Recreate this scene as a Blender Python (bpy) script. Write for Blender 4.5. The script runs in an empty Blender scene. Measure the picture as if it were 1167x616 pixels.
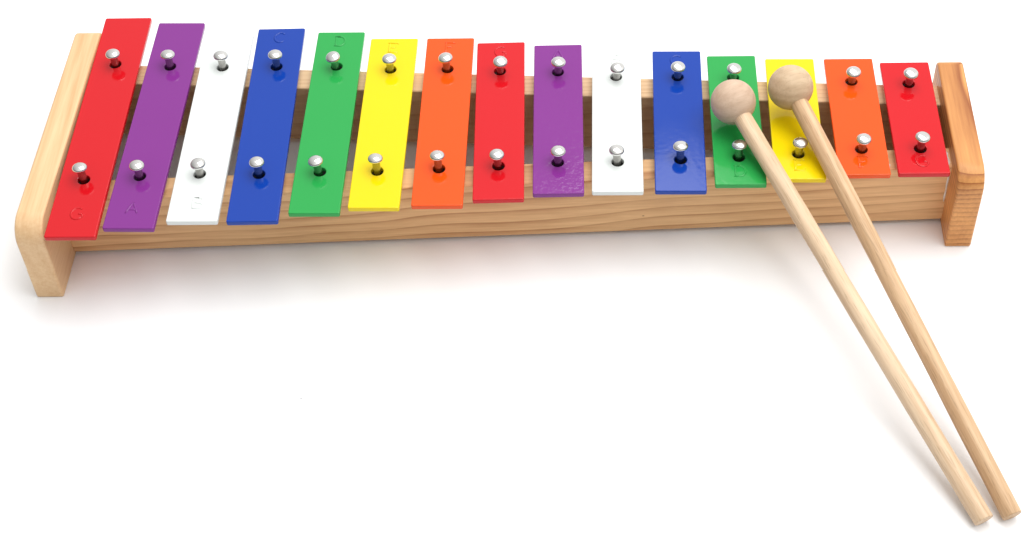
import bpy, bmesh, math, random
from mathutils import Vector, Matrix, noise as mnoise
random.seed(7)
S = 0.001                                   # everything below is written in millimetres
scn = bpy.context.scene
col = scn.collection

# ------------------------------------------------------------------ camera
PW, PH = 1167.0, 616.0
CAM = Vector((50.2096, -560.0585, 637.1395)); ROT = (0.717, 0.0309, 0.0194)
F, PX, PY = 1919.8245, 614.9236, 310.1807
cd = bpy.data.cameras.new('camera'); cam = bpy.data.objects.new('camera', cd); col.objects.link(cam)
cam.location = CAM * S
cam.rotation_euler = ROT
cd.sensor_fit = 'HORIZONTAL'; cd.sensor_width = 36; cd.lens = F / PW * 36
cd.shift_x = (PW / 2 - PX) / PW; cd.shift_y = (PY - PH / 2) / PW
cd.clip_start = 0.01; cd.clip_end = 100
scn.camera = cam
scn.view_settings.view_transform = 'Standard'; scn.view_settings.look = 'None'
scn.view_settings.exposure = 0; scn.view_settings.gamma = 1

# ------------------------------------------------------------------ helpers
def link(name, me, mats, parent=None, smooth=True):
    o = bpy.data.objects.new(name, me); col.objects.link(o)
    for m in (mats if isinstance(mats, (list, tuple)) else [mats]):
        if len(me.materials) < 8: me.materials.append(m)
    if parent: o.parent = parent
    if smooth:
        for p in me.polygons: p.use_smooth = True
    return o

def bm_obj(name, bm, mats, parent=None, smooth=True, autosmooth=None, flat=0):
    bmesh.ops.recalc_face_normals(bm, faces=bm.faces)
    bmesh.ops.scale(bm, vec=(S, S, S), verts=bm.verts)
    if autosmooth is not None:
        lim = math.radians(autosmooth)
        for e in bm.edges:
            if len(e.link_faces) == 2 and e.calc_face_angle(0) > lim: e.smooth = False
    me = bpy.data.meshes.new(name); bm.to_mesh(me); bm.free()
    o = link(name, me, mats, parent, smooth)
    if flat:                                   # big flat sides keep their own normal, only the rounded edges are smooth
        for p in me.polygons:
            if p.area > flat * S * S: p.use_smooth = False
    return o

def empty(name, loc):
    o = bpy.data.objects.new(name, None); col.objects.link(o)
    o.empty_display_size = 0.02; o.location = Vector(loc) * S
    return o

def prism(pts, bevel=0.0, seg=2):
    """closed 3D polygon pair -> solid: pts = (list A, list B) matching vertices"""
    bm = bmesh.new(); A, B = pts
    a = [bm.verts.new(p) for p in A]; b = [bm.verts.new(p) for p in B]
    bm.faces.new(a); bm.faces.new(list(reversed(b)))
    n = len(a)
    for i in range(n):
        bm.faces.new((a[i], b[i], b[(i + 1) % n], a[(i + 1) % n]))
    bmesh.ops.recalc_face_normals(bm, faces=bm.faces)
    if bevel:
        es = [e for e in bm.edges if len(e.link_faces) == 2 and e.calc_face_angle(0) > math.radians(40)]
        bmesh.ops.bevel(bm, geom=es, offset=bevel, segments=seg, profile=0.5, affect='EDGES', clamp_overlap=True)
    return bm

def lathe(bm, prof, frame, seg=32, mat=0):
    """prof: list of (radius, height) along the frame's z axis"""
    rings = []
    for r, h in prof:
        if r < 1e-6: rings.append([bm.verts.new(frame @ Vector((0, 0, h)))])
        else: rings.append([bm.verts.new(frame @ Vector((r * math.cos(2 * math.pi * k / seg), r * math.sin(2 * math.pi * k / seg), h))) for k in range(seg)])
    for A, B in zip(rings, rings[1:]):
        for k in range(seg):
            k2 = (k + 1) % seg
            if len(A) == 1 and len(B) == 1: continue
            if len(A) == 1: f = bm.faces.new((A[0], B[k], B[k2]))
            elif len(B) == 1: f = bm.faces.new((A[k], B[0], A[k2]))
            else: f = bm.faces.new((A[k], B[k], B[k2], A[k2]))
            f.material_index = mat

# ------------------------------------------------------------------ materials
class N:
    def __init__(s, name):
        s.m = bpy.data.materials.new(name); s.m.use_nodes = True
        s.t = s.m.node_tree; s.b = s.t.nodes['Principled BSDF']
    def n(s, typ, **kw):
        o = s.t.nodes.new(typ)
        for k, v in kw.items():
            if k.startswith('_'): o.inputs[k[1:]].default_value = v
            else: setattr(o, k, v)
        return o
    def l(s, a, b): s.t.links.new(a, b)
    def math(s, op, a, b=None, c=None):
        o = s.n('ShaderNodeMath', operation=op)
        for i, v in enumerate((a, b, c)):
            if v is None: continue
            if isinstance(v, (int, float)): o.inputs[i].default_value = v
            else: s.l(v, o.inputs[i])
        return o.outputs[0]
    def coords(s, scale=(1, 1, 1), loc=(0, 0, 0), rot=(0, 0, 0)):
        tc = s.n('ShaderNodeTexCoord'); mp = s.n('ShaderNodeMapping')
        mp.inputs['Scale'].default_value = scale; mp.inputs['Location'].default_value = loc; mp.inputs['Rotation'].default_value = rot
        s.l(tc.outputs['Object'], mp.inputs['Vector']); return mp.outputs[0]
    def noise(s, vec, scale=1, detail=3, rough=.5, dist=0):
        o = s.n('ShaderNodeTexNoise'); o.inputs['Scale'].default_value = scale; o.inputs['Detail'].default_value = detail
        o.inputs['Roughness'].default_value = rough; o.inputs['Distortion'].default_value = dist
        s.l(vec, o.inputs['Vector']); return o.outputs['Fac']
    def ramp(s, fac, stops):
        o = s.n('ShaderNodeValToRGB'); cr = o.color_ramp
        while len(cr.elements) < len(stops): cr.elements.new(0.5)
        for e, (p, c) in zip(cr.elements, stops):
            e.position = p; e.color = (c[0], c[1], c[2], 1) if hasattr(c, '__len__') else (c, c, c, 1)
        s.l(fac, o.inputs[0]); return o.outputs[0]
    def mix(s, typ, fac, a, b):
        o = s.n('ShaderNodeMix', data_type='RGBA', blend_type=typ)
        for sock, v in ((o.inputs[0], fac), (o.inputs[6], a), (o.inputs[7], b)):
            if isinstance(v, (int, float)): sock.default_value = v
            elif isinstance(v, tuple): sock.default_value = (*v, 1)
            else: s.l(v, sock)
        return o.outputs[2]
    def bump(s, h, strength, dist=0.0005, normal=None):
        o = s.n('ShaderNodeBump'); o.inputs['Strength'].default_value = strength; o.inputs['Distance'].default_value = dist
        s.l(h, o.inputs['Height'])
        if normal: s.l(normal, o.inputs['Normal'])
        return o.outputs[0]

def lin(r, g, b):
    f = lambda c: (c / 255 / 12.92) if c / 255 <= .04045 else ((c / 255 + .055) / 1.055) ** 2.4
    return (f(r), f(g), f(b))

def wood(name, light, dark, along='X', ring=(0, 0, 180), wav=1.6, wavscale=(3, 25, 25), contrast=1.0, fine=.25,
         rough=.5, seed=0.0, sharp=True, flecks=0.0, blotch=.12, endgrain=None, knots=()):
    """procedural timber: growth bands + long fibres + pores. 'ring' = bands per metre on each axis"""
    m = N(name)
    v = m.coords(loc=(seed, seed * .7, seed * 1.3))
    sep = m.n('ShaderNodeSeparateXYZ'); m.l(v, sep.inputs[0])
    base = m.math('MULTIPLY', sep.outputs[0], ring[0])
    base = m.math('ADD', base, m.math('MULTIPLY', sep.outputs[1], ring[1]))
    base = m.math('ADD', base, m.math('MULTIPLY', sep.outputs[2], ring[2]))
    w = m.noise(m.coords(scale=wavscale, loc=(seed * 3, seed, 0)), 1, 2, .5)
    base = m.math('ADD', base, m.math('MULTIPLY', w, wav))
    fr = m.math('FRACT', base)
    if sharp:
        band = m.ramp(fr, [(0, 0), (.45, .12), (.80, .55), (.93, 1), (1.0, .0)])
    else:
        band = m.math('MULTIPLY_ADD', m.math('SINE', m.math('MULTIPLY', base, 6.2832)), .5, .5)
    # line strength wanders
    lw = m.noise(m.coords(scale=tuple(c * 1.7 for c in wavscale), loc=(seed, 4, 2)), 1, 2, .5)
    band = m.math('MULTIPLY', band, m.math('MULTIPLY_ADD', lw, 1.3, -.1))
    ax = {'X': (1, 28, 28), 'Y': (28, 1, 28), 'Z': (28, 28, 1)}[along]
    fib = m.noise(m.coords(scale=tuple(a * 22 for a in ax), loc=(seed, 1, 1)), 1, 4, .65)
    fib = m.ramp(fib, [(.3, 0), (.7, 1)])
    f = m.math('MULTIPLY', band, contrast)
    f = m.math('ADD', f, m.math('MULTIPLY', fib, fine))
    bl = m.noise(m.coords(scale=tuple(a * .35 for a in wavscale), loc=(2, seed, 5)), 4, 3, .55)
    f = m.math('ADD', f, m.math('MULTIPLY_ADD', bl, blotch * 4, -blotch * 2))
    c = m.mix('MIX', f, light, dark)
    m.t.nodes[-1].clamp_factor = True
    if endgrain:
        g = m.math('MULTIPLY', m.math('SUBTRACT', endgrain[0], sep.outputs[2]), endgrain[1]); g.node.use_clamp = True
        c = m.mix('MULTIPLY', m.math('MULTIPLY', g, .75), c, (.58, .42, .34))
    for kx, kz, kr in knots:
        dx = m.math('MULTIPLY', m.math('SUBTRACT', sep.outputs[0], kx * S + seed), .6); dz = m.math('SUBTRACT', sep.outputs[2], kz * S + seed * 1.3)
        dd = m.math('DIVIDE', m.math('SQRT', m.math('ADD', m.math('MULTIPLY', dx, dx), m.math('MULTIPLY', dz, dz))), kr * S)
        c = m.mix('MIX', m.ramp(dd, [(.25, .8), (1.0, 0)]), c, tuple(x * .45 for x in dark))
    if flecks:
        fl = m.noise(m.coords(scale=tuple(a * 60 if a > 1 else 90 for a in ax), loc=(7, seed, 1)), 1, 2, .5)
        fm = m.ramp(fl, [(.57, 0), (.66, 1)])
        c = m.mix('MIX', m.math('MULTIPLY', fm, flecks), c, tuple(x * .45 for x in dark))
    m.l(c, m.b.inputs['Base Color'])
    m.b.inputs['Roughness'].default_value = rough
    m.b.inputs['Specular IOR Level'].default_value = .35
    m.l(m.bump(fib, .18, .0002), m.b.inputs['Normal'])
    return m.m

def paint(name, rgb, peel=.03, rough=.08, spec=.33):
    rgb = tuple(c * .84 for c in rgb) if min(rgb) < .5 else rgb
    m = N(name)
    big = m.noise(m.coords(scale=(1, 1, 1)), 30, 3, .5)
    c = m.mix('MIX', m.math('MULTIPLY', m.ramp(big, [(.35, 0), (.65, 1)]), .12), rgb, tuple(x * .9 for x in rgb))
    m.l(c, m.b.inputs['Base Color'])
    p = m.noise(m.coords(), 420, 2, .5); q = m.noise(m.coords(scale=(1, .35, 1)), 90, 2, .5)
    h = m.math('ADD', p, m.math('MULTIPLY', q, 1.6))
    nrm = m.bump(h, peel, .0006)
    m.l(nrm, m.b.inputs['Normal'])
    r = m.ramp(m.noise(m.coords(), 60, 4, .6), [(.3, rough * .8), (.75, rough * 1.35)])
    m.l(r, m.b.inputs['Roughness'])
    m.b.inputs['Specular IOR Level'].default_value = spec
    return m.m

RED = (.66, .008, .014); PURPLE = (.235, .032, .27); WHITE = (.70, .73, .71); BLUE = (.006, .052, .38)
GREEN = (.026, .385, .078); YELLOW = (.93, .70, .004); ORANGE = (.92, .095, .006)
rail_front_m = wood('pine_rail', lin(236, 192, 140), lin(162, 100, 52), 'X', ring=(-7, 30, 150), wav=2.9, wavscale=(6, 20, 20), contrast=.8, fine=.3, rough=.55, seed=.31, knots=[(200.5, 36.0, 1.0), (116, 36.5, .5), (72, 14, .5)])
rail_rear_m = wood('pine_rail_back', lin(234, 200, 158), lin(180, 126, 80), 'X', ring=(3, 330, 110), wav=2.0, wavscale=(6, 22, 22), contrast=.5, fine=.3, rough=.55, seed=.77)
left_panel_m = wood('pale_maple', lin(228, 194, 150), lin(194, 140, 88), 'Y', ring=(120, 4, 30), wav=1.5, wavscale=(16, 7, 10), contrast=.25, fine=.40, rough=.42, seed=.12, sharp=False, flecks=.0, blotch=.16)
right_panel_m = wood('orange_pine_end', lin(224, 160, 94), lin(130, 62, 28), 'Y', ring=(14, 5, 300), wav=2.2, wavscale=(20, 6, 16), contrast=1.15, fine=.25, rough=.42, seed=.93, blotch=.3, endgrain=(.040 + .0, 90.0))
beech_a = wood('pale_beech_stick', lin(226, 200, 168), lin(178, 138, 98), 'Z', ring=(230, 160, 6), wav=2.2, wavscale=(40, 40, 5), contrast=.2, fine=.5, rough=.5, seed=.5, sharp=False, flecks=.28)
beech_b = wood('tan_beech_stick', lin(220, 188, 150), lin(160, 116, 74), 'Z', ring=(260, 120, 6), wav=2.2, wavscale=(40, 40, 5), contrast=.25, fine=.55, rough=.5, seed=1.7, sharp=False, flecks=.28)
ball_a = wood('pinkish_beech_ball', lin(206, 180, 156), lin(168, 134, 108), 'X', ring=(60, 190, 90), wav=2.2, wavscale=(50, 50, 60), contrast=.30, fine=.3, rough=.55, seed=.2, sharp=False, flecks=.12)
ball_b = wood('tan_beech_ball', lin(206, 180, 148), lin(156, 122, 88), 'X', ring=(-80, 150, 120), wav=2.4, wavscale=(50, 50, 60), contrast=.36, fine=.3, rough=.55, seed=2.2, sharp=False, flecks=.15)
M_PAINT = dict(G=paint('red_enamel', RED), A=paint('purple_enamel', PURPLE, .05), B=paint('white_enamel', WHITE), C=paint('blue_enamel', BLUE),
               D=paint('green_enamel', GREEN), E=paint('yellow_enamel', YELLOW), F=paint('orange_enamel', ORANGE))
pebbled_purple = paint('pebbled_purple_enamel', PURPLE, .16)
ms = N('polished_steel'); ms.b.inputs['Base Color'].default_value = (.72, .71, .685, 1); ms.b.inputs['Metallic'].default_value = 1
ms.l(ms.ramp(ms.noise(ms.coords(), 500, 3, .6), [(.3, .04), (.8, .09)]), ms.b.inputs['Roughness'])
ms.l(ms.bump(ms.noise(ms.coords(), 500, 2, .5), .04, .0002), ms.b.inputs['Normal']); steel = ms.m
ms2 = N('shaded_steel_shank'); ms2.b.inputs['Metallic'].default_value = 1; ms2.b.inputs['Roughness'].default_value = .22  # shank steel coloured darker than the heads, painting in shading and mirrored bars
ms2.l(ms2.ramp(ms2.noise(ms2.coords(), 400, 3, .6), [(.3, (.30, .29, .27)), (.8, (.48, .46, .44))]), ms2.b.inputs['Base Color']); shank = ms2.m
mr = N('dark_rubber'); mr.b.inputs['Roughness'].default_value = .8
mr.l(mr.ramp(mr.noise(mr.coords(), 300, 2, .5), [(.3, (.006, .005, .005)), (.7, (.014, .012, .01))]), mr.b.inputs['Base Color']); rubber = mr.m
mg = N('dried_glue'); mg.l(mg.ramp(mg.noise(mg.coords(), 400, 2, .5), [(.3, (.62, .58, .52)), (.7, (.8, .78, .74))]), mg.b.inputs['Base Color'])
mg.b.inputs['Roughness'].default_value = .3; glue = mg.m
mt = N('white_tabletop')
mt.l(mt.ramp(mt.noise(mt.coords(), 6, 3, .5), [(.2, (.870, .878, .886)), (.8, (.886, .894, .902))]), mt.b.inputs['Base Color'])
mt.b.inputs['Roughness'].default_value = .6; mt.b.inputs['Specular IOR Level'].default_value = .2; table = mt.m
md = N('grey_dust'); md.l(md.ramp(md.noise(md.coords(), 900, 2, .5), [(.3, (.25, .25, .27)), (.7, (.45, .45, .46))]), md.b.inputs['Base Color']); dustm = md.m

# ------------------------------------------------------------------ surface
bm = bmesh.new()
for p in ((-1400, -1300, 0), (1400, -1300, 0), (1400, 1300, 0), (-1400, 1300, 0)): bm.verts.new(p)
bm.faces.new(bm.verts)
ground = bm_obj('ground', bm, table, smooth=False); ground['kind'] = 'structure'
ground['label'] = 'plain white studio tabletop under the toy glockenspiel'

# ------------------------------------------------------------------ glockenspiel
ZB, ZRT, ZH, T = 47.86, 40.45, 55.35, 2.8
H, ZRB = 49.76, 3.07
FR0, FR1, FRW = 17.02, .0427, 13.98
RR0, RR1, RRW = 97.23, -.0522, 14.50
BARS = [(-203.755, -0.0019, -22.69, 137.43), (-175.345, 0.0153, -17.41, 132.83), (-146.362, -0.0021, -13.08, 127.96), (-118.021, -0.0168, -13.33, 127.27),
        (-87.283, 0.006, -8.29, 123.87), (-58.621, 0.008, -4.99, 118.26), (-28.35, 0.0016, -3.74, 118.13), (0.0, -0.0222, 0.0, 114.22),
        (29.5, -0.0142, 3.62, 111.81), (58.977, 0.0025, 4.62, 107.26), (89.881, 0.0111, 4.79, 105.97), (118.589, 0.0016, 8.83, 101.92),
        (148.03, 0.0132, 12.19, 99.12), (178.843, 0.0008, 14.69, 98.76), (207.438, -0.0029, 15.32, 95.54)]
HF = [(-204.20, 15.53), (-176.68, 17.6), (-147.12, 18.9), (-117.58, 18.4), (-87.53, 19.71), (-59.19, 19.9), (-28.81, 21.3), (.43, 22.9),
      (29.54, 24.96), (59.04, 24.95), (89.96, 26.2), (118.51, 27.5), (147.76, 29.5), (178.83, 32.4), (207.61, 32.48)]
HR = [(-204.24, 100.2), (-174.83, 98.0), (-146.94, 97.0), (-118.55, 97.05), (-86.87, 96.7), (-58.4, 94.0), (-28.61, 93.9), (-1.25, 91.9),
      (28.82, 90.7), (58.86, 86.7), (90.52, 86.1), (118.92, 85.3), (148.3, 82.3), (178.93, 81.5), (207.71, 79.3)]
PF = [(-204.64, 16.4), (-176.62, 17.54), (-146.53, 18.42), (-117.6, 19.18), (-88.7, 19.58), (-59.43, 21.06), (-29.19, 22.71), (-.06, 23.04),
      (29.93, 25.06), (58.5, 25.39), (89.7, 27.82), (118.43, 28.39), (148.06, 29.44), (179.13, 31.62), (207.74, 32.62)]
PR = [(-203.92, 99.59), (-174.75, 98.67), (-146.71, 97.42), (-118.2, 97.73), (-87.78, 95.36), (-58.26, 93.55), (-29.15, 93.92), (-.69, 90.39),
      (29.27, 89.74), (59.53, 84.9), (90.52, 85.15), (118.95, 83.3), (148.4, 81.6), (179.1, 79.94), (207.78, 78.41)]
NOTES = 'GABCDEFGABCDEFG'
COL = dict(G='red', A='purple', B='white', C='blue', D='green', E='yellow', F='orange')
FRONT_LETTER = {0, 1, 2, 11, 12, 13, 14}

root = empty('glockenspiel', (0, 55, 0))
root['label'] = 'wooden toy glockenspiel with fifteen rainbow coloured metal bars on two rails'
root['category'] = 'glockenspiel'
def child(o):
    o.parent = root; o.location = o.location - root.location; return o

# rails
def rail(y_lo, y_hi, x0, x1, mat):
    A = [(x0, y_lo(x0), ZRB), (x0, y_hi(x0), ZRB), (x0, y_hi(x0), ZRT), (x0, y_lo(x0), ZRT)]
    B = [(x1, y_lo(x1), ZRB), (x1, y_hi(x1), ZRB), (x1, y_hi(x1), ZRT), (x1, y_lo(x1), ZRT)]
    return child(bm_obj('rail', prism((A, B), .7, 2), mat, autosmooth=50, flat=400))
XLI, XRI = -217.5, 223.7
r1 = rail(lambda x: FR0 + FR1 * x, lambda x: FR0 + FR1 * x + FRW, XLI - 1.0, XRI + .6, rail_front_m)
r2 = rail(lambda x: RR0 + RR1 * x - RRW, lambda x: RR0 + RR1 * x, XLI + .6, XRI + .9, rail_rear_m)

# end panels
def panel(x0, x1, yf, yr, a, mat, R=14, R2=5):
    yr += 2.2
    prof = [(yf, 0), (yr, 0)]
    for k in range(7):
        t = math.pi / 2 * k / 6; prof.append((yr - R2 + R2 * math.cos(t), H - R2 + R2 * math.sin(t)))
    for k in range(13):
        t = math.pi / 2 + math.pi / 2 * k / 12; prof.append((yf + R + R * math.cos(t), H - R + R * math.sin(t)))
    P = lambda x: [(x + a * (y - 50), y, z) for y, z in prof]
    return child(bm_obj('end_panel', prism((P(x0), P(x1)), 1.1, 3), mat, autosmooth=50, flat=200))
p1 = panel(-231.2, -217.4, -19.4, 124.12, .0170, left_panel_m, R=11.5)
p1['label'] = 'pale maple end board beside the longest red bar'
p2 = panel(223.68, 236.7, 10.3, 93.99, .0047, right_panel_m, R=10.5)
p2['label'] = 'orange-brown end board with banded end grain beside the shortest red bar'

# bars
def bar_mesh(i):
    x, a, yn, yf = BARS[i]
    ca, sa = math.cos(-a), math.sin(-a)
    ym = 50
    cur = bpy.data.curves.new('bar', 'CURVE'); cur.dimensions = '2D'; cur.fill_mode = 'BOTH'
    bev = .45
    cur.extrude = (T / 2 - bev) * S; cur.bevel_depth = bev * S; cur.bevel_resolution = 2; cur.offset = -bev * S
    def spl(pts):
        sp = cur.splines.new('POLY'); sp.points.add(len(pts) - 1)
        for q, (u, v) in zip(sp.points, pts): q.co = (u * S, v * S, 0, 1)
        sp.use_cyclic_u = True
    r = .9; c = []
    w = 12.5
    for cx, cy, t0 in ((w - r, yf - r, 0), (-w + r, yf - r, 90), (-w + r, yn + r, 180), (w - r, yn + r, 270)):
        for k in range(5):
            t = math.radians(t0 + 90 * k / 4); c.append((cx + r * math.cos(t), cy + r * math.sin(t)))
    # slanted by angle a about y=ym
    c = [(x + u + a * (v - ym), v - a * u) for u, v in c]
    spl(c)
    for hx, hy in (HF[i], HR[i]):
        spl([(hx + 3.05 * math.cos(2 * math.pi * k / 28), hy + 3.05 * math.sin(2 * math.pi * k / 28)) for k in range(28)])
    tmp = bpy.data.objects.new('tmp_outline', cur); col.objects.link(tmp)
    dg = bpy.context.evaluated_depsgraph_get()
    me = bpy.data.meshes.new_from_object(tmp.evaluated_get(dg)); me.name = 'bar'
    bpy.data.objects.remove(tmp); bpy.data.curves.remove(cur)
    b = bmesh.new(); b.from_mesh(me); bmesh.ops.remove_doubles(b, verts=b.verts, dist=1e-6)
    bmesh.ops.recalc_face_normals(b, faces=b.faces)
    for e in b.edges:
        if len(e.link_faces) == 2: e.smooth = e.calc_face_angle(0) < math.radians(38)
    b.to_mesh(me); b.free(); me.materials.clear()
    return me

def arc(cx, cy, rx, ry, t0, t1, n=12):
    return [(cx + rx * math.cos(math.radians(t0 + (t1 - t0) * k / n)), cy + ry * math.sin(math.radians(t0 + (t1 - t0) * k / n))) for k in range(n + 1)]
LET = {  # strokes in a box 6 wide x 8 high, centre 0
    'G': [arc(0, 0, 3.1, 3.9, 48, 330, 18), [(.6, -.3), (3.0, -.3)], [(2.9, -.3), (2.8, -2.6)]],
    'A': [[(-3, -3.9), (0, 4.0)], [(0, 4.0), (3, -3.9)], [(-1.8, -1.2), (1.8, -1.2)]],
    'B': [[(-2.4, -3.8), (-2.4, 3.8)], [(-2.4, 3.8), (.4, 3.8)] + arc(.4, 2, 2.0, 1.8, 90, -90, 8) + [(-2.4, .2)], [(-2.4, .1)] + arc(.5, -1.85, 2.3, 1.95, 90, -90, 8) + [(-2.4, -3.8)]],
    'C': [arc(0, 0, 3.1, 3.9, 42, 318, 18)],
    'D': [[(-2.2, -3.8), (-2.2, 3.8)], [(-3.2, 3.8), (-.3, 3.8)] + arc(-.3, 0, 3.1, 3.8, 90, -90, 12) + [(-3.2, -3.8)]],
    'E': [[(-2.1, -3.8), (-2.1, 3.8)], [(-3, 3.8), (2.5, 3.8), (2.6, 2.8)], [(-2.1, .1), (1.4, .1)], [(-3, -3.8), (2.5, -3.8), (2.8, -2.7)]],
    'F': [[(-2.1, -3.8), (-2.1, 3.8)], [(-3, 3.8), (2.5, 3.8), (2.6, 2.8)], [(-2.1, .1), (1.4, .1)], [(-3, -3.8), (-1, -3.8)]],
}
def letter_bm(ch, cx, cy, sc=1.0, wob=0):
    """low rounded relief strokes lying on the bar's top face"""
    b = bmesh.new(); R = .66
    rnd = random.Random(wob)
    for st in LET[ch]:
        pts = [Vector((cx + u * sc, cy + v * sc, ZB - .09 + rnd.uniform(-.03, .04))) for u, v in st]
        if len(pts) == 2:
            A, Bp = pts; pts = [A.lerp(Bp, k / 5) + Vector((0, 0, rnd.uniform(-.06, .05))) for k in range(6)]
        rings = []
        for k, p in enumerate(pts):
            d = (pts[min(k + 1, len(pts) - 1)] - pts[max(k - 1, 0)]); d.z = 0; d.normalize()
            nrm = Vector((-d.y, d.x, 0))
            rr = R * (.55 if k in (0, len(pts) - 1) else 1)
            rings.append([b.verts.new(p + nrm * rr * math.cos(math.pi * q / 6) + Vector((0, 0, .45 * rr / R * math.sin(math.pi * q / 6) - (.05 if q in (0, 6) else 0)))) for q in range(7)])
        for A, Bq in zip(rings, rings[1:]):
            for q in range(6): b.faces.new((A[q], Bq[q], Bq[q + 1], A[q + 1]))
        b.faces.new(rings[0]); b.faces.new(list(reversed(rings[-1])))
    return b

for i, ch in enumerate(NOTES):
    pm = pebbled_purple if i == 8 else M_PAINT[ch]
    o = link('bar', bar_mesh(i), pm)
    for p in o.data.polygons:
        if abs(p.normal.z) > .995: p.use_smooth = False
    o.location = (0, 0, (ZB - T / 2) * S)
    child(o)
    x, a, yn, yf = BARS[i]
    size = {0: 'longest ', 7: 'middle-length ', 14: 'shortest '}.get(i, 'long ' if i < 7 else 'short ')
    o['label'] = size + COL[ch] + ' metal bar stamped ' + ch
    if i in FRONT_LETTER: cy = yn + (11.0 if i > 10 else 12.2)
    else: cy = yf - 7.4
    if i == 14: cy = yn + 8.6
    if i == 13: cy = yn + 9.0
    if i == 12: cy = yn + 9.6
    if i == 11: cy = yn + 9.2
    cy += {0: 3.2, 1: 1.5}.get(i, 0)
    lx = x + a * (cy - 50) + {0: .8, 1: -.4, 2: 1.2}.get(i, 0)
    lt = bm_obj('letter', letter_bm(ch, lx, cy, .95, i), pm)
    lt.parent = o; lt.location = Vector((0, 0, -(ZB - T / 2) * S))

# pins
def frame_between(p, q):
    z = (q - p).normalized(); return Matrix.Translation(p) @ z.to_track_quat('Z', 'Y').to_matrix().to_4x4()
for i in range(15):
    for (hx, hy), (px_, py_) in ((HF[i], PF[i]), (HR[i], PR[i])):
        rnd = random.Random(i * 7 + int(hy))
        top = Vector((px_, py_, ZH)); base = Vector((hx + (hx - px_) * .2, hy + (hy - py_) * .2, ZRT - 1.0))
        fr = frame_between(base, top); L = (top - base).length
        b = bmesh.new()
        lathe(b, [(0, -.5), (1.95, -.5), (1.95, L - .6), (2.4, L - .1), (0, L - .1)], fr, 24, 0)
        gm = Matrix.Translation((hx, hy, 0))
        lathe(b, [(2.1, ZRT + .02), (5.2, ZRT + .02), (5.4, ZRT + .5), (5.4, ZB - T - .35), (5.1, ZB - T - .02), (2.9, ZB - T - .02), (2.3, ZB - T - .5), (2.1, ZRT + .02)], gm, 24, 1)
        pin = child(bm_obj('pin', b, [shank, rubber], autosmooth=40))
        b = bmesh.new()
        tilt = Matrix.Rotation(rnd.uniform(-.07, .07), 4, 'X') @ Matrix.Rotation(rnd.uniform(-.07, .07), 4, 'Y')
        fh = Matrix.Translation(top) @ fr.to_3x3().to_4x4() @ tilt
        R = 3.75
        prof = [(0, -.95), (3.0, -.95), (3.45, -.72), (R - .05, -.42), (R, -.15)] + [(R * math.cos(math.radians(t)) ** .8, -.1 + 1.95 * math.sin(math.radians(t))) for t in range(8, 90, 9)] + [(0, 1.85)]
        lathe(b, prof, fh, 36)
        hd = bm_obj('pin_head', b, steel, autosmooth=60); hd.parent = pin

# dried glue smears where the rails meet the end boards
def smear(pts, nrm, w, seed):
    b = bmesh.new(); rnd = random.Random(seed); nrm = Vector(nrm)
    pts = [Vector(p) for p in pts]; rings = []
    for k, p in enumerate(pts):
        d = (pts[min(k + 1, len(pts) - 1)] - pts[max(k - 1, 0)]).normalized(); s = d.cross(nrm).normalized()
        ww = w * (.25 if k in (0, len(pts) - 1) else rnd.uniform(.6, 1.2)); j = s * rnd.uniform(-.3, .3) * w
        rings.append([b.verts.new(p + j + s * ww * math.cos(math.pi * q / 6) + nrm * (.45 * math.sin(math.pi * q / 6) * (.3 if k in (0, len(pts) - 1) else 1) - .05)) for q in range(7)])
    for A, B in zip(rings, rings[1:]):
        for q in range(6): b.faces.new((A[q], B[q], B[q + 1], A[q + 1]))
    b.faces.new(rings[0]); b.faces.new(list(reversed(rings[-1])))
    return child(bm_obj('glue_smear', b, glue))
yr_ = FR0 + FR1 * 223
smear([(222.6, yr_, 37 - 4.2 * k) for k in range(6)], (-.2, -1, 0), .5, 3)
smear([(221.5, yr_ + 1 + 2.2 * k, ZRT) for k in range(6)], (0, 0, 1), 1.2, 5)
smear([(192.2 - 2.2 * k * .8, FR0 + FR1 * 192 + (.9 if k < 2 else .2), ZRT + .1 - .5 * k) for k in range(5)], (0, -.6, .8), .9, 8)
smear([(192.6, FR0 + FR1 * 192 + .5 + 1.0 * k, ZRT) for k in range(5)], (0, 0, 1), .9, 9)
smear([(-217.0, FR0 + FR1 * -217 + 1.5 + 2.0 * k, ZRT) for k in range(6)], (.2, 0, 1), 1.1, 12)
smear([(-217.9, -2 + 1.4 * k, 33 + 1.5 * k) for k in range(6)], (1, 0, 0), .7, 14)

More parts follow.
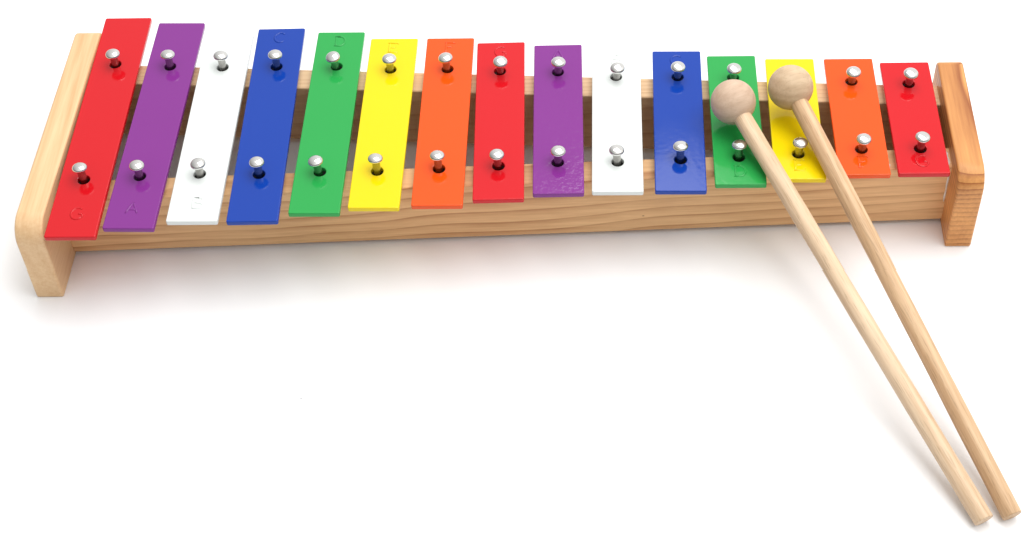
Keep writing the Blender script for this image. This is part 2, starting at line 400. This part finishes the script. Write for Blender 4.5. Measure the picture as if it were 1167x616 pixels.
# ------------------------------------------------------------------ mallets
def ray(u, v, z):
    R = Matrix.Rotation(ROT[2], 3, 'Z') @ Matrix.Rotation(ROT[1], 3, 'Y') @ Matrix.Rotation(ROT[0], 3, 'X')
    w = R @ Vector(((u - PX) / F, -(v - PY) / F, -1)); return CAM + w * ((z - CAM.z) / w.z)
def mallet(ball, end, rb, rs, edge, bmat, smat, label, seed):
    # the stick leans on the front edge of a bar; its butt lies on the table
    z = 66.0
    lo, hi = 58.0, 80.0
    for _ in range(40):
        z = (lo + hi) / 2
        B = Vector(ball(z)); E = Vector(end)
        t = (edge[1] - E.y) / (B.y - E.y); q = E.lerp(B, t)
        slope = math.cos(math.atan2(B.z - E.z, math.hypot(B.x - E.x, B.y - E.y)))
        need = ZB + (rs + .05) / slope
        if q.z < need: lo = z
        else: hi = z
    B = Vector(ball(z)); E = Vector(end)
    d = (B - E).normalized(); L = (B - E).length
    rt = empty('mallet', (E.x, E.y, 0)); rt['label'] = label; rt['category'] = 'mallet'; rt['group'] = 'pair of wooden mallets lying across the bars'
    # parts are modelled in the mallet's own frame (z along the stick) so the grain follows it
    q = d.to_track_quat('Z', 'Y')
    def place(o, at):
        o.parent = rt; o.rotation_mode = 'QUATERNION'; o.rotation_quaternion = q; o.location = at * S - rt.location
    b = bmesh.new(); rnd = random.Random(seed)
    prof = [(0, 0), (rs - .45, 0), (rs - .12, .14), (rs, .5)]
    for k in range(1, 40): prof.append((rs * (1 + .012 * math.sin(k * .7 + seed)), .5 + (L - rb * .6) * k / 39))
    prof.append((0, L - rb * .6 + .5))
    lathe(b, prof, Matrix.Identity(4), 40)
    for v in b.verts:                                    # hand-turned dowel: barely bent, not perfectly round
        n = mnoise.noise(Vector((v.co.x * .15, v.co.y * .15, v.co.z * .02 + seed)))
        v.co.x *= 1 + .02 * n; v.co.y *= 1 + .02 * n
        v.co.x += .5 * math.sin(math.pi * v.co.z / L) * math.cos(seed)
    st = bm_obj('stick', b, smat, autosmooth=50); place(st, E)
    b = bmesh.new()
    prof = [(0, -rb)] + [(rb * math.sin(math.pi * k / 40), -rb * math.cos(math.pi * k / 40)) for k in range(4, 40)] + [(0, rb)]
    # flattened collar where the stick enters
    prof[0] = (0, -rb * math.cos(math.pi * 4 / 40) + .35)
    prof[1] = (prof[1][0] - .3, prof[1][1] + .15)
    lathe(b, prof, Matrix.Identity(4), 56)
    for v in b.verts: v.co *= 1 + .006 * mnoise.noise(v.co * .12 + Vector((seed, 0, 0)))
    bl = bm_obj('ball_head', b, bmat, autosmooth=50); place(bl, B)
    return B, E, z

RS = 4.48
e1 = ray(1121.8, 592.6, RS + .02); e2 = ray(1153.8, 587.4, RS + .02)
print('mallet1', mallet(lambda z: ray(835.6, 116.5, z), e1, 11.15, RS, (137.5, 12.3), ball_a, beech_a,
      'pale wooden mallet whose round head rests over the short green bar', 1))
print('mallet2', mallet(lambda z: ray(901, 100, z), e2, 11.15, RS, (166, 14.6), ball_b, beech_b,
      'tanner wooden mallet whose round head rests over the short yellow bar', 2))

# ------------------------------------------------------------------ dust on the table
b = bmesh.new(); rnd = random.Random(4)
for u, v, s in ((343, 453, .55), (782, 378, .28), (1106, 423, .22), (556, 497, .2), (210, 472, .18), (484, 347, .18), (917, 550, .25)):
    c = ray(u, v, .05); k = 7
    top = b.verts.new((c.x, c.y, .05 + s * .35)); base = []
    for j in range(k):
        t = 2 * math.pi * j / k; r = s * rnd.uniform(.6, 1.2); base.append(b.verts.new((c.x + r * math.cos(t) * 1.2, c.y + r * math.sin(t), .02)))
    for j in range(k): b.faces.new((top, base[j], base[(j + 1) % k]))
du = bm_obj('dust', b, dustm); du['kind'] = 'stuff'; du['label'] = 'tiny grey dust specks scattered on the white tabletop'; du['category'] = 'dust'

# ------------------------------------------------------------------ studio light
def area(name, loc, target, sx, sy, power, color=(1, 1, 1)):
    ld = bpy.data.lights.new(name, 'AREA'); ld.shape = 'RECTANGLE'; ld.size = sx; ld.size_y = sy; ld.energy = power; ld.color = color
    o = bpy.data.objects.new(name, ld); col.objects.link(o); o.location = loc
    o.rotation_euler = (Vector(target) - Vector(loc)).to_track_quat('-Z', 'Y').to_euler(); return o
area('softbox_overhead', (.30, .22, 1.25), (0.05, .05, 0), 1.7, .85, 17.6, (1, .995, .985))
area('softbox_side', (1.3, .25, .75), (0, .0, 0), 1.0, 1.0, .7, (1, .995, .985))
w = bpy.data.worlds.new('World'); scn.world = w; w.use_nodes = True
nt = w.node_tree; bg = nt.nodes['Background']
tc = nt.nodes.new('ShaderNodeTexCoord'); sp = nt.nodes.new('ShaderNodeSeparateXYZ'); nt.links.new(tc.outputs['Generated'], sp.inputs[0])
ad = nt.nodes.new('ShaderNodeMath'); ad.operation = 'MULTIPLY_ADD'; ad.inputs[1].default_value = .35; nt.links.new(sp.outputs[1], ad.inputs[0]); nt.links.new(sp.outputs[2], ad.inputs[2])
cr = nt.nodes.new('ShaderNodeValToRGB'); nt.links.new(ad.outputs[0], cr.inputs[0])
cr.color_ramp.elements[0].position = 0.0; cr.color_ramp.elements[0].color = (.14, .14, .14, 1)
cr.color_ramp.elements[1].position = .55; cr.color_ramp.elements[1].color = (1, 1, 1, 1)
e = cr.color_ramp.elements.new(.22); e.color = (.72, .72, .72, 1)
mx = nt.nodes.new('ShaderNodeMapRange'); nt.links.new(sp.outputs[0], mx.inputs[0])
for k, v in ((1, -.85), (2, -.05), (3, .4), (4, 1.0)): mx.inputs[k].default_value = v
ml = nt.nodes.new('ShaderNodeVectorMath'); ml.operation = 'SCALE'; nt.links.new(cr.outputs[0], ml.inputs[0]); nt.links.new(mx.outputs[0], ml.inputs['Scale'])
nt.links.new(ml.outputs[0], bg.inputs['Color']); bg.inputs['Strength'].default_value = 1.12
scn.cycles.max_bounces = 8; scn.cycles.diffuse_bounces = 5; scn.cycles.use_denoising = True
